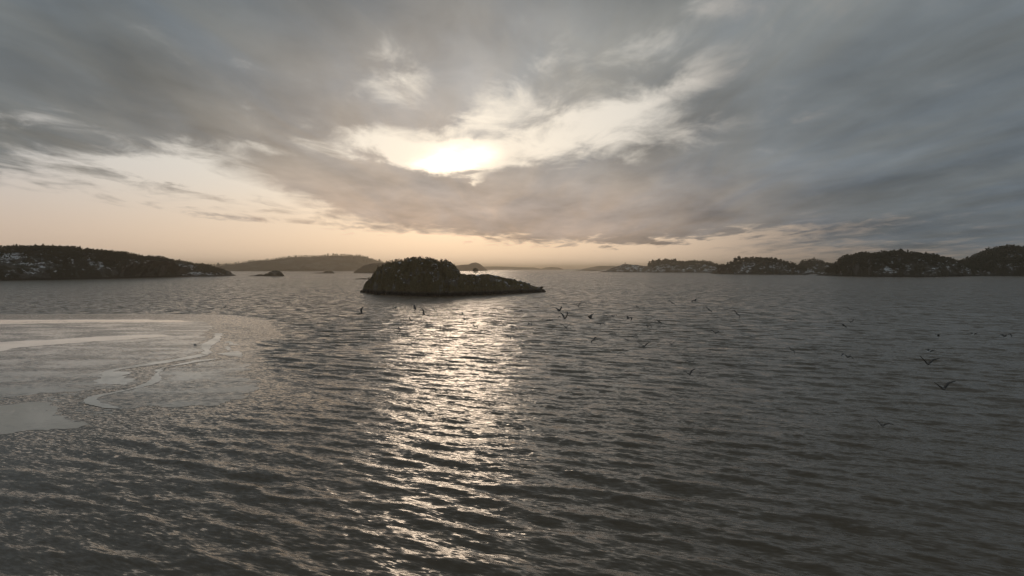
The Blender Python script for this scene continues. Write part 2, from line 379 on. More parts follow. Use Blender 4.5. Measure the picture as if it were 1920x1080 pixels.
class Land:
    """an island: skyline and shoreline read off the photo, given real distance, height and depth"""
    def __init__(s, name, top, base, depth, mat, rough=0.10, veg=0.0, seed=1, ncol=None, nrow=56, edge=0.55, cells=None):
        top = np.array(top, float); base = np.array(base, float)
        u0, u1 = top[0, 0], top[-1, 0]; s.u0, s.u1 = u0, u1
        if ncol is None: ncol = int(np.clip((u1 - u0) * 1.4, 24, 420))
        s.U = np.linspace(u0, u1, ncol)
        by = np.interp(s.U, base[:, 0], base[:, 1])
        df = np.array([dist_of(v) for v in by])
        s.front = df; s.dm = float(np.median(df)) + depth * 0.5
        s.depth = depth; taper = np.sqrt(np.clip(np.minimum(s.U - u0, u1 - s.U) / max((u1 - u0) * 0.22, 1e-6), 0.0, 1.0))
        s.hd = depth * 0.5 * (0.25 + 0.75 * taper)
        ridge = df + s.hd
        ty = np.interp(s.U, top[:, 0], top[:, 1]) + veg
        s.ztop = np.array([at(960, a, d).z for a, d in zip(ty, ridge)])
        s.ztop = np.maximum(s.ztop, 0.12)
        s.X = np.array([(u - 960) / FPX * r for u, r in zip(s.U, ridge)])
        T = np.sin(np.linspace(-1, 1, nrow) * math.pi / 2); s.T = T; s.S = np.linspace(-1, 1, nrow)
        g = np.clip(1 - np.abs(T) ** 2.1, 0, 1) ** edge
        XX = np.repeat(s.X[None, :], nrow, 0); YY = df[None, :] + s.hd[None, :] * (1 + T[:, None])
        scale = max((s.X.max() - s.X.min()) * 0.06, 2.5)
        zmax = s.ztop.max()
        nz = fbm(XX / scale, YY / scale, seed * 31, 5, 0.55)
        nn = fbm(XX / scale / 3.2, YY / scale / 3.2, seed * 57, 4, 0.6)
        ZZ = s.ztop[None, :] * g[:, None]
        calm_top = 1 - 0.75 * np.exp(-(T[:, None] / 0.25) ** 2)
        ZZ = ZZ * (1 + calm_top * (rough * 2.6 * nz)) + nn * rough * zmax * 0.22 * np.minimum(ZZ / max(zmax * 0.2, 0.1), 1.0)
        rid = 1 - 2 * np.abs(fbm(XX / scale / 1.1, YY / scale / 1.1, seed * 71, 5, 0.6))
        ZZ = ZZ + (rid - 0.55) * rough * zmax * 1.1 * calm_top * np.minimum(ZZ / max(zmax * 0.25, 0.1), 1.0)
        # keep the skyline: nothing in front or behind may rise over it as seen from afar
        lim = H + (s.ztop[None, :] - H) * YY / (df + s.hd)[None, :]
        ZZ = np.minimum(ZZ, np.maximum(lim + 0.015 * zmax * nn, 0.1))
        ZZ[0, :] = -0.8; ZZ[-1, :] = -0.8; ZZ[:, 0] = np.minimum(ZZ[:, 0], -0.3); ZZ[:, -1] = np.minimum(ZZ[:, -1], -0.3)
        jx = fbm(XX / scale * 1.7, YY / scale * 1.7, seed * 91, 3) * scale * 0.10
        jy = fbm(XX / scale * 1.3, YY / scale * 1.3, seed * 47, 4) * scale * 0.45 * (1 - 0.8 * np.exp(-(T[:, None] / 0.3) ** 2))
        XX = XX + jx * (1 - np.exp(-(T[:, None] / 0.3) ** 2)); YY = YY + jy
        s.XX, s.YY, s.ZZ = XX, YY, ZZ
        V = np.stack([XX, YY, ZZ], -1).reshape(-1, 3); nc = ncol
        i = (np.arange(nrow - 1)[:, None] * nc + np.arange(nc - 1)[None, :]).ravel()
        F = np.stack([i, i + 1, i + nc + 1, i + nc], 1)
        me = mesh_np(name, V, F, True); attr(me, 'height_share', (ZZ / s.ztop[None, :]).ravel())
        s.obj = tag(obj(name, me, mat), kind='structure')
    def point(s, px, t):
        """surface point at photo column px and depth t (-1 front shore, 0 ridge, 1 back shore)"""
        c = np.clip((px - s.u0) / (s.u1 - s.u0) * (len(s.U) - 1), 0, len(s.U) - 1.001); r = (math.asin(max(-1, min(1, t))) * 2 / math.pi + 1) / 2 * (len(s.T) - 1.001)
        ci, ri = int(c), int(r); fc, fr = c - ci, r - ri
        q = lambda M: (M[ri, ci] * (1 - fc) + M[ri, ci + 1] * fc) * (1 - fr) + (M[ri + 1, ci] * (1 - fc) + M[ri + 1, ci + 1] * fc) * fr
        return Vector((q(s.XX), q(s.YY), q(s.ZZ)))

islet = Land('islet', [(684, 545), (690, 535), (700, 525), (708, 512), (712, 503), (725, 497), (738, 494), (752, 490), (765, 490), (775, 488), (784, 487), (787, 485), (800, 486),
    (813, 488), (818, 493), (830, 491), (840, 490), (848, 497), (855, 507), (860, 514), (868, 513), (876, 517), (884, 514), (895, 520), (899, 516), (912, 514), (930, 517), (945, 521),
    (960, 525), (985, 531), (1000, 537), (1010, 539), (1016, 541), (1023, 546)],
    [(684, 547), (700, 549.5), (720, 551.3), (770, 554), (830, 556), (870, 554.5), (940, 551.5), (1000, 548.5), (1023, 547.5)], 70, M_ISLET, 0.30, 0, 11, 460, 150, 0.42)
headland = Land('headland', [(-420, 500), (-300, 475), (-150, 465), (0, 461), (30, 461), (60, 463), (90, 461), (130, 461), (150, 464), (175, 467), (200, 469), (230, 473), (260, 477), (290, 480), (320, 485),
    (350, 490), (380, 493), (400, 498), (415, 503), (423, 511), (428, 517)],
    [(-420, 528), (0, 527), (60, 527), (140, 526), (200, 525), (300, 522), (340, 519), (428, 518)], 330, M_WOODLAND, 0.15, 7.0, 2, 420, 70, 0.75)
far_hill = Land('far_hill', [(380, 505), (395, 498), (415, 497), (440, 497), (465, 496), (480, 493), (497, 490), (515, 488), (530, 486), (545, 485), (560, 482), (570, 481), (600, 481), (620, 479), (640, 478), (665, 479), (680, 480), (690, 484),
    (700, 487), (715, 491), (725, 494), (740, 495), (790, 501), (820, 506)], [(380, 508.5), (820, 508)], 1500, M_FAR, 0.05, 1.0, 3, 300, 40, 0.8)
point_ = Land('wooded_point', [(664, 511.5), (675, 503), (685, 497), (700, 493), (740, 492), (780, 500), (800, 511)], [(664, 512), (800, 512)], 200, M_FAR, 0.06, 0.6, 4, 120, 30, 0.7)
Land('skerry', [(469, 517), (484, 516), (488, 514), (495, 517), (505, 511), (512, 508.5), (518, 507), (525, 510), (531, 517)], [(469, 517.7), (531, 518)], 45, M_BARE, 0.14, 0, 5, 90, 40, 0.5)
Land('skerry', [(589, 511.8), (607, 511), (612, 508.5), (620, 508), (627, 512)], [(589, 512.6), (627, 512.6)], 50, M_BARE, 0.14, 0, 6, 60, 30, 0.5)
Land('skerry', [(664, 523), (676, 522), (684, 521.6), (694, 523)], [(664, 523.6), (694, 523.6)], 14, M_BARE, 0.12, 0, 7, 40, 24, 0.5)
Land('far_island', [(835, 504), (848, 498.5), (868, 496.5), (880, 496), (885, 493), (892, 492), (900, 495), (906, 500), (914, 507)], [(835, 508), (914, 508)], 500, M_FAR, 0.05, 0, 8, 120, 30, 0.8)
Land('far_island', [(890, 504), (905, 500), (930, 499.5), (955, 500), (975, 501), (1000, 501.5), (1018, 504.5)], [(890, 505.7), (1018, 505.7)], 1500, M_FAR, 0.05, 0, 9, 120, 30, 0.8)
Land('far_island', [(1013, 504.5), (1024, 501.5), (1034, 500.6), (1046, 501.5), (1056, 504.5)], [(1013, 505.6), (1056, 505.6)], 700, M_FAR, 0.05, 0, 10, 60, 30, 0.8)
Land('far_island', [(1092, 504.5), (1110, 501), (1124, 498.6), (1150, 498.6), (1168, 504)], [(1092, 505.8), (1168, 505.8)], 900, M_FAR, 0.05, 0, 12, 80, 30, 0.8)
Land('skerry', [(1079, 507), (1092, 506.4), (1100, 505.6), (1118, 506), (1129, 507)], [(1079, 507.7), (1129, 507.7)], 120, M_FAR, 0.05, 0, 13, 60, 24, 0.6)
r1 = Land('bare_headland', [(1125, 509.7), (1140, 507), (1155, 501), (1165, 498), (1172, 495), (1180, 496), (1195, 497), (1205, 499), (1215, 499), (1232, 503), (1245, 509)],
    [(1125, 510.2), (1245, 510.2)], 260, M_SNOWROCK, 0.12, 0, 14, 160, 40, 0.7)
r2 = Land('wooded_island', [(1200, 509), (1213, 500), (1220, 495), (1230, 491), (1240, 489), (1255, 490), (1270, 493), (1285, 493), (1310, 492), (1325, 494), (1335, 498), (1345, 502), (1356, 509)],
    [(1200, 510.6), (1356, 511)], 330, M_SNOWROCK, 0.18, 2.6, 15, 220, 44, 0.7)
r3 = Land('wooded_island', [(1336, 511), (1350, 500), (1362, 498), (1375, 492), (1385, 487), (1400, 486), (1425, 486), (1445, 488), (1460, 492), (1472, 495), (1480, 496), (1487, 500), (1500, 505), (1510, 513)],
    [(1336, 513.2), (1360, 514.2), (1490, 515), (1510, 514.3)], 190, M_SNOWROCK, 0.2, 3.2, 16, 260, 56, 0.7)
r4 = Land('wooded_island', [(1476, 512), (1488, 502), (1500, 500), (1510, 492), (1518, 489), (1526, 489), (1535, 495), (1545, 497), (1555, 498), (1575, 502), (1590, 512)],
    [(1476, 513.3), (1590, 513.3)], 200, M_SNOWROCK, 0.2, 3.2, 17, 180, 46, 0.7)
r5 = Land('wooded_island', [(1538, 516), (1560, 504), (1575, 490), (1585, 486), (1600, 480), (1620, 478), (1640, 480), (1660, 475), (1680, 474.5), (1700, 476), (1720, 479), (1740, 482), (1760, 484), (1775, 489), (1790, 494), (1805, 500), (1825, 515)],
    [(1538, 516.9), (1600, 518.6), (1700, 519), (1760, 518), (1825, 516.6)], 170, M_SNOWROCK, 0.18, 4.5, 18, 380, 64, 0.62)
r6 = Land('wooded_island', [(1784, 513), (1797, 496), (1815, 491), (1830, 485), (1845, 480), (1860, 473), (1875, 467), (1890, 464), (1905, 466), (1920, 468), (1960, 470), (2050, 480), (2150, 505), (2180, 514)],
    [(1784, 516.2), (1850, 517.3), (1920, 518), (2180, 517)], 260, M_SNOWROCK, 0.18, 4.5, 19, 380, 64, 0.65)

# ------------------------------------------------------------------ trees
m_leaf, n, b = new_mat('pine_needles')
g = n.new('ShaderNodeNewGeometry'); f = n.noise(g.outputs['Position'], 0.6, 3.0, 0.6)[0]
n.put(b.inputs['Base Color'], n.mix(n.smooth(f, 0.35, 0.65), (0.020, 0.024, 0.012), (0.050, 0.048, 0.022)))
b.inputs['Roughness'].default_value = 0.8; b.inputs['Specular IOR Level'].default_value = 0.2
m_bark, n, b = new_mat('pine_bark'); g = n.new('ShaderNodeNewGeometry')
n.put(b.inputs['Base Color'], n.mix(n.noise(g.outputs['Position'], 6.0, 3.0)[0], (0.05, 0.035, 0.025), (0.12, 0.08, 0.05))); b.inputs['Roughness'].default_value = 0.9

ICO = None
def ico():
    global ICO
    if ICO is None:
        bm = bmesh.new(); bmesh.ops.create_icosphere(bm, subdivisions=1, radius=1.0)
        ICO = (np.array([v.co[:] for v in bm.verts]), np.array([[v.index for v in f.verts] for f in bm.faces])); bm.free()
    return ICO

def crown_np(rg, h, w, clumps, leaves, shape='pine'):
    """needle crown: jagged clumps spread through the crown plus loose leaf-sized faces; h height, w width"""
    iv, jf = ico(); V = []; F = []; k = 0
    for i in range(clumps):
        f = (i + 0.5) / clumps
        zz = h * (0.32 + 0.66 * f)
        rad = w * 0.5 * ((1.0 - 0.72 * f) if shape == 'spruce' else math.sqrt(max(0.05, 1 - (2 * (f - 0.42)) ** 2 * 0.75)))
        a = i * 2.4 + rg.uniform(-0.6, 0.6); q = rad * rg.uniform(0.25, 0.85)
        c = np.array([math.cos(a) * q, math.sin(a) * q, zz + rg.uniform(-0.04, 0.04) * h])
        sz = w * rg.uniform(0.15, 0.26)
        v = iv * (1 + rg.uniform(-0.35, 0.35, (len(iv), 1))) * np.array([sz, sz, sz * 0.72]) + c
        V.append(v); F.append(jf + k); k += len(v)
        for j in range(leaves):
            d = rg.normal(size=3); d /= np.linalg.norm(d); p = c + d * sz * rg.uniform(0.8, 1.45)
            e1 = rg.normal(size=3) * w * 0.055; e2 = rg.normal(size=3) * w * 0.055
            V.append(np.array([p, p + e1, p + e2])); F.append(np.array([[k, k + 1, k + 2]])); k += 3
    return np.concatenate(V), np.concatenate(F)

def trunk_np(rg, h, r0, r1, limbs=0, w=0.0, lean=0.0):
    """tapered trunk with limbs"""
    V = []; F = []; k = 0
    def tube(p, q, ra, rb, sides=6):
        nonlocal k
        p = np.array(p, float); q = np.array(q, float); d = (q - p) / np.linalg.norm(q - p)
        s = np.cross(d, [0.3, 0.9, 0.1]); s /= np.linalg.norm(s); t = np.cross(d, s)
        ang_ = np.arange(sides) * 2 * math.pi / sides
        ring = np.cos(ang_)[:, None] * s + np.sin(ang_)[:, None] * t
        V.append(np.concatenate([p + ring * ra, q + ring * rb]))
        for i in range(sides):
            j = (i + 1) % sides; F.append([[k + i, k + j, k + sides + j], [k + i, k + sides + j, k + sides + i]])
        k += 2 * sides
    mid = (lean * 0.4, 0.0, h * 0.5)
    tube((0, 0, -0.6), mid, r0, (r0 + r1) / 2); tube(mid, (lean, 0, h), (r0 + r1) / 2, r1)
    for i in range(limbs):
        a = i * 2.4; zz = h * (0.45 + 0.4 * i / max(limbs, 1)); q = w * 0.36
        tube((lean * 0.6, 0, zz), (lean * 0.6 + math.cos(a) * q, math.sin(a) * q, zz + 0.22 * w), r1 * 0.8, r1 * 0.3, 4)
    return np.concatenate(V), np.concatenate([np.array(f) for f in F])

rgt = np.random.default_rng(5); VAR = []
for i in range(7):
    shape = 'spruce' if i in (1, 2, 4, 5) else 'pine'; h = 1.0; w = rgt.uniform(0.42, 0.5) if shape == 'spruce' else rgt.uniform(0.62, 0.85)
    cv, cf = crown_np(rgt, h, w, 15, 9, shape); tv, tf = trunk_np(rgt, 0.86, 0.030, 0.012, 5, w)
    cm = mesh_np('crown', cv, cf, False); cm.materials.append(m_leaf); tm = mesh_np('trunk', tv, tf, True); tm.materials.append(m_bark)
    lv, lf = crown_np(rgt, h, w * 1.25, 4, 3, shape); VAR.append((cm, tm, lv, lf))

def tree(loc, h, label, group, wide=1.0):
    v = VAR[random.randrange(len(VAR))]
    e = bpy.data.objects.new('pine_tree', None); COL.objects.link(e); e.location = loc - Vector((0, 0, 0.2)); e.rotation_euler = (0, 0, random.uniform(0, 6.28)); e.scale = (h * wide, h * wide, h)
    tag(e, label, 'tree', group)
    obj('trunk', v[1], None, e); obj('crown', v[0], None, e)
    return e

def forest(name, land, pts, hts, label):
    """the wood behind the countable trees, one mass"""
    V = []; F = []; k = 0; rg = np.random.default_rng(len(pts))
    for p, h in zip(pts, hts):
        v = VAR[rg.integers(len(VAR))]; a = rg.uniform(0, 6.28); c, s_ = math.cos(a), math.sin(a)
        q = v[2] * np.array([h * rg.uniform(0.75, 1.1), h * rg.uniform(0.75, 1.1), h]); q = np.stack([q[:, 0] * c - q[:, 1] * s_, q[:, 0] * s_ + q[:, 1] * c, q[:, 2] - 0.3], 1) + np.array(p)
        V.append(q); F.append(v[3] + k); k += len(q)
    o = obj(name, mesh_np(name, np.concatenate(V), np.concatenate(F), False), m_leaf)
    return tag(o, label, 'trees', kind='stuff')

def woods(land, lo, hi, count, hpx, label_mass, label_tree, group, spacing, top_frac=0.55, dens=None, gaps=()):
    """skyline trees as individuals, the rest as one mass; hpx tree height in photo pixels"""
    hm = hpx * land.dm / FPX; pts = []; hts = []
    tries = 0
    while len(pts) < count and tries < count * 30:
        tries += 1
        px = random.uniform(lo, hi); t = random.uniform(-0.97, 0.35); p = land.point(px, t)
        c = int(np.clip((px - land.u0) / (land.u1 - land.u0) * (len(land.U) - 1), 0, len(land.U) - 1))
        frac = p.z / max(land.ztop[c], 1.0)
        if p.z < 1.5: continue
        cl = float(fbm(np.array([p.x / (hm * 6)]), np.array([p.y / (hm * 6)]), 77, 3)[0])
        prob = sstep(np.array([frac + 0.45 * cl]), top_frac - 0.15, top_frac + 0.12)[0] if dens is None else dens(px, frac, cl)
        if random.random() > prob: continue
        pts.append(p); hts.append(hm * random.uniform(0.5, 1.0))
    forest('wood', land, pts, hts, label_mass)
    px = lo + spacing * 0.5
    while px < hi:
        q = px + random.uniform(-0.35, 0.35) * spacing
        if not any(a <= q <= b_ for a, b_ in gaps):
            tree(land.point(q, random.uniform(-0.12, 0.06)), hm * random.uniform(0.65, 1.3), label_tree, group, random.uniform(0.65, 1.0))
        px += spacing * random.uniform(0.75, 1.25)

woods(headland, -40, 424, 5200, 8.5, 'dense dark pine wood covering the upper slope of the snowy headland at far left', 'dark pine on the skyline of the long wooded headland at far left', 'skyline pines of the left headland', 6.2, 0.60)
woods(far_hill, 395, 720, 900, 4.0, 'thin brown wood covering the hazy far hill between headland and islet', 'tiny hazy pine on the crest of the far hill behind the skerries', 'crest pines of the far hill', 11.0, 0.72)
woods(r2, 1216, 1346, 700, 7.5, 'dark wood on the island just right of the bare rocky headland', 'dark pine on the low island next to the bare rocky headland', 'pines on the island beside the bare headland', 6.0, 0.55)
woods(r3, 1345, 1500, 800, 8.0, 'patchy dark wood on the snow-streaked island right of centre', 'dark pine on the snow-streaked island with pale rock on its left end', 'pines on the snow-streaked island', 7.0, 0.60)
woods(r4, 1488, 1578, 500, 8.0, 'dark wood on the small humped island between two larger ones', 'dark pine on the small humped island between two larger wooded islands', 'pines on the small humped island', 7.0, 0.5)
woods(r5, 1552, 1812, 2200, 10.0, 'dense dark wood crowning the broad island with snowy rocks at its foot', 'dark tree on the rounded crest of the broad island with snowy shore rocks', 'crest trees of the broad island', 6.5, 0.40)
woods(r6, 1792, 1960, 1800, 10.0, 'dense dark wood on the high island cut by the right edge', 'dark tree on the crest of the high island at the right edge', 'crest trees of the high island', 6.5, 0.42)
tree(r1.point(1172, -0.03), 3.2 * r1.dm / FPX, 'lone tiny pine on the peak of the bare rocky headland', None)
tree(headland.point(418, -0.1), 9.0, 'last pine on the sloping tip of the left headland', None, 0.9)

# lone round tree on the islet's low right half
lt = islet.point(891, 0.0); lt_z = at(891, 514, lt.y).z - 0.3
e = bpy.data.objects.new('lone_tree', None); COL.objects.link(e); e.location = (lt.x, lt.y, min(lt.z, lt_z) - 0.2)
tag(e, 'single small round-crowned tree standing on the low right half of the dark islet', 'tree')
hh = at(891, 502.3, lt.y).z - e.location.z; rg = np.random.default_rng(3)
tv, tf = trunk_np(rg, hh * 0.8, 0.13, 0.05, 7, 3.0, 0.2); obj('trunk', mesh_np('trunk', tv, tf), m_bark, e)
V = []; F = []; k = 0
for i in range(620):
    d = rg.normal(size=3); d /= np.linalg.norm(d); q = rg.uniform(0.35, 1.0) ** 0.6
    if fbm(np.array([d[0] * 2.2]), np.array([d[2] * 2.2 + d[1]]), 4, 2)[0] < -0.12: continue
    c = np.array([0.15, 0, hh * 0.70]) + d * q * np.array([1.75, 1.6, hh * 0.29])
    e1 = rg.normal(size=3) * 0.2; e2 = rg.normal(size=3) * 0.2
    V.append(np.array([c, c + e1, c + e2])); F.append([k, k + 1, k + 2]); k += 3
obj('crown', mesh_np('crown', np.concatenate(V), np.array(F), False), m_leaf, e)

# heather and juniper on the islet
pts = []; hts = []
while len(pts) < 1300:
    px = random.uniform(698, 858); t = random.uniform(-0.9, 0.4); p = islet.point(px, t)
    if p.z < 3.5 or random.random() > 0.35 + 0.65 * p.z / 20: continue
    pts.append(p); hts.append(random.uniform(0.7, 2.2) if t < -0.15 else random.uniform(0.4, 1.5))
m_heath, n, b = new_mat('heather_scrub'); g = n.new('ShaderNodeNewGeometry'); f = n.noise(g.outputs['Position'], 0.35, 4.0, 0.65)[0]
n.put(b.inputs['Base Color'], n.mix(n.smooth(f, 0.35, 0.65), (0.050, 0.042, 0.020), (0.140, 0.112, 0.055))); b.inputs['Roughness'].default_value = 0.85
o = forest('heather', islet, pts, hts, 'low dark heather and juniper scrub covering the domed half of the islet'); o['category'] = 'scrub'; o.data.materials[0] = m_heath

# boulders along the islet's foot and over its low tail
rg = np.random.default_rng(12); ROCKS = []
for i in range(6):
    iv, jf = ico(); bm = bmesh.new(); bmesh.ops.create_icosphere(bm, subdivisions=2, radius=1.0)
    cut = rg.normal(size=(7, 3)); cut /= np.linalg.norm(cut, axis=1)[:, None]
    for v in bm.verts:
        p = np.array(v.co[:])
        for c in cut:                                     # flatten against a few planes: cracked, slabby faces
            e_ = p @ c - 0.62
            if e_ > 0: p = p - c * e_
        v.co = Vector(p * (1 + rg.uniform(-0.05, 0.05)))
    me = bpy.data.meshes.new('rock'); bm.to_mesh(me); bm.free(); me.materials.append(M_ROCK); ROCKS.append(me)
def rock(land, p, sz):
    o = obj('rock', ROCKS[rg.integers(len(ROCKS))], None, land.obj); o.location = p
    o.scale = (sz * rg.uniform(0.9, 1.9), sz * rg.uniform(0.8, 1.3), sz * rg.uniform(0.45, 0.85)); o.rotation_euler = (rg.uniform(-0.3, 0.3), rg.uniform(-0.4, 0.4), rg.uniform(0, 6.28))
for i in range(85):
    px = rg.uniform(687, 1019); p = islet.point(px, -0.985) - Vector((0, rg.uniform(0.2, 2.6), 0)); p.z = rg.uniform(-0.35, 0.35); rock(islet, p, rg.uniform(0.5, 2.1))
for i in range(95):
    px = rg.uniform(858, 1015); t = rg.uniform(-0.95, 0.02); p = islet.point(px, t); rock(islet, p - Vector((0, 0, 0.3)), rg.uniform(0.5, 1.5))
for i in range(45):
    px = rg.uniform(700, 856); t = rg.uniform(-0.97, -0.1); p = islet.point(px, t); rock(islet, p - Vector((0, 0, 0.5)), rg.uniform(0.7, 2.0))

# ------------------------------------------------------------------ ice on the calm water at the left
def ice_mat(name, col_a, col_b, rough_a, rough_b, ripple, patch):
    m, n, b = new_mat(name); g = n.new('ShaderNodeNewGeometry'); P = g.outputs['Position']
    st = n.v('MULTIPLY', P, (0.5, 1.0, 0))
    f1 = n.noise(st, 0.16, 5.0, 0.62, 0.4)[0]; f2 = n.noise(st, 2.0, 4.0, 0.7)[0]
    k = n.smooth(n.m('ADD', n.m('MULTIPLY', f1, 0.65), n.m('MULTIPLY', f2, 0.60)), patch - 0.07, patch + 0.07)
    n.put(b.inputs['Base Color'], n.mix(k, col_a, col_b)); n.put(b.inputs['Roughness'], n.m('MULTIPLY_ADD', k, rough_b - rough_a, rough_a))
    b.inputs['IOR'].default_value = 1.31
    s1 = n.v('SUBTRACT', n.noise(st, 2.4, 2.0, 0.6)[1], (0.5, 0.5, 0.5))
    s1 = n.v('MULTIPLY', n.v('SCALE', s1, n.m('MULTIPLY_ADD', k, ripple, 0.03)), (1, 1, 0))
    n.put(b.inputs['Normal'], n.v('NORMALIZE', n.v('ADD', g.outputs['Normal'], s1)))
    return m
M_ICE_SMOOTH = ice_mat('smooth_wet_ice', (0.72, 0.62, 0.51), (0.54, 0.47, 0.40), 0.06, 0.14, 0.14, 0.70)
M_ICE_RIPPLED = ice_mat('rippled_grey_ice', (0.50, 0.46, 0.405), (0.17, 0.16, 0.14), 0.12, 0.20, 0.30, 0.61)
M_ICE_PALE = ice_mat('pale_frosted_ice', (0.86, 0.79, 0.70), (0.66, 0.61, 0.54), 0.12, 0.22, 0.12, 0.66)

def ice_sheet(name, outline, mat, label, thick=0.05, rough=0.5, step=0.9, seed=1, parent=None, base=0.0):
    """a floe: ragged outline on the water with a thin edge"""
    P = [ground(a, c).to_2d() for a, c in outline]; pts = []
    for i in range(len(P)):
        a, c = P[i], P[(i + 1) % len(P)]; k = max(1, int((c - a).length / step))
        for j in range(k): pts.append(a + (c - a) * j / k)
    pts = np.array([p[:] for p in pts]); m = len(pts)
    for _ in range(2): pts = 0.5 * pts + 0.25 * np.roll(pts, 1, 0) + 0.25 * np.roll(pts, -1, 0)
    tg = np.roll(pts, -1, 0) - np.roll(pts, 1, 0); nr = np.stack([tg[:, 1], -tg[:, 0]], 1); nr /= np.linalg.norm(nr, axis=1)[:, None] + 1e-9
    w = fbm(pts[:, 0] / 4 + seed, pts[:, 1] / 4, seed, 6, 0.7)
    pts = pts + nr * (w * rough * 2.2)[:, None]
    o = pts.mean(0) if parent is None else np.zeros(2)
    bm = bmesh.new(); vs = [bm.verts.new((p[0] - o[0], p[1] - o[1], base + thick * 0.4)) for p in pts]
    es = [bm.edges.new((vs[i], vs[(i + 1) % m])) for i in range(m)]
    bmesh.ops.triangle_fill(bm, use_beauty=True, use_dissolve=False, edges=es)
    for f in bm.faces:
        if f.normal.z < 0: f.normal_flip()
    lo_ = [bm.verts.new((v.co.x + nr[i, 0] * 0.35, v.co.y + nr[i, 1] * 0.35, -0.02)) for i, v in enumerate(vs)]
    for i in range(m):
        j = (i + 1) % m
        try: bm.faces.new((vs[i], vs[j], lo_[j], lo_[i]))
        except ValueError: pass
    me = bpy.data.meshes.new(name); bm.to_mesh(me); bm.free()
    ob = obj(name, me, mat, parent); ob.location = (o[0], o[1], 0)
    if parent is None: tag(ob, label, 'ice', 'ice on the calm water')
    return ob

ice_sheet('ice_sheet', [(-420, 596), (-100, 596), (0, 598), (130, 597), (260, 598), (372, 603), (398, 614), (380, 626), (378, 655), (352, 668), (300, 678), (235, 689), (190, 697), (225, 702), (247, 712), (250, 720),
    (225, 727), (120, 735), (40, 742), (-60, 752), (-420, 780)], M_ICE_RIPPLED, 'broad rippled grey ice sheet reaching in from the left edge of the photo', 0.02, 1.3, 0.45, 3)
ice_sheet('ice_tongue', [(418, 676), (440, 673), (462, 683), (458, 700), (485, 712), (478, 732), (440, 738), (470, 744), (430, 752), (395, 760), (300, 763), (240, 767), (195, 762), (165, 755), (160, 747), (185, 740), (245, 731), (290, 716), (288, 702), (325, 690)],
    M_ICE_RIPPLED, 'curled tongue-shaped ice floe with a pale rim, right of the rippled sheet', 0.03, 1.1, 0.3, 9)
ice_sheet('ice_sheet', [(-420, 770), (-60, 764), (0, 760), (62, 757), (90, 766), (104, 780), (140, 796), (110, 801), (60, 806), (0, 816), (-120, 830), (-420, 850)], M_ICE_SMOOTH, 'smooth pinkish-grey ice sheet at the left edge, nearest of the ice', 0.03, 1.5, 0.3, 15)
for outl, lab in [
    ([(376, 650), (388, 640), (400, 634), (404, 625), (416, 625), (417, 632), (408, 640), (396, 648), (398, 660), (388, 667), (378, 662)], 'upright narrow pale ice floe beside the open lead'),
    ([(415, 651), (428, 648), (436, 653), (432, 657), (424, 656)], 'small oval pale ice floe, uppermost of the three by the dark lead'),
    ([(405, 663), (425, 661), (445, 658), (459, 661), (456, 670), (440, 668), (425, 667)], 'ragged flat pale ice floe just above the ice tongue'),
    ([(420, 641), (432, 639), (446, 646), (434, 647)], 'thin sliver of pale ice at the top of the dark lead')]:
    ice_sheet('ice_floe', outl, M_ICE_PALE, lab, 0.05, 0.6, 0.22, 21)
ton = ice_sheet('ice_ridge', [(418, 672), (380, 678), (345, 684), (312, 690), (300, 700), (303, 712), (282, 722), (240, 732), (196, 742), (178, 748), (186, 756), (215, 762), (235, 767), (205, 766), (170, 760), (157, 752), (163, 744), (200, 738), (245, 729), (280, 717), (286, 705), (292, 693), (325, 684), (370, 675)],
    M_ICE_PALE, 'pale winding ridge of frosted ice bordering the tongue-shaped floe', 0.08, 0.45, 0.25, 33)
ice_sheet('ice_ridge', [(388, 667), (372, 670), (330, 677), (290, 684), (250, 690), (205, 697), (190, 699), (215, 692), (262, 684), (310, 676), (352, 669), (376, 664)], M_ICE_PALE,
    'long thin pale ridge along the lower edge of the rippled sheet', 0.06, 0.4, 0.25, 41)
ice_sheet('ice_streak', [(-420, 664), (-100, 650), (0, 641), (120, 636), (230, 629), (300, 627), (330, 630), (250, 636), (130, 644), (40, 651), (0, 659), (-100, 668), (-420, 690)], M_ICE_SMOOTH,
    'long bright smooth streak of ice crossing the rippled sheet', 0.05, 1.2, 0.5, 51)
ice_sheet('ice_streak', [(-420, 599), (0, 600), (180, 599), (330, 600), (372, 603), (300, 605), (160, 604.5), (60, 607), (-100, 608), (-420, 610)], M_ICE_SMOOTH, 'narrow bright smooth band of ice along the far edge of the sheet', 0.05, 1.2, 0.6, 61)
ice_sheet('ice_patch', [(192, 700), (215, 693), (236, 700), (250, 712), (248, 720), (232, 724), (205, 718), (180, 722), (160, 716), (186, 708)], M_ICE_PALE, 'feathery pale ice patch with a rounded right end on the rippled sheet', 0.05, 1.1, 0.25, 71)
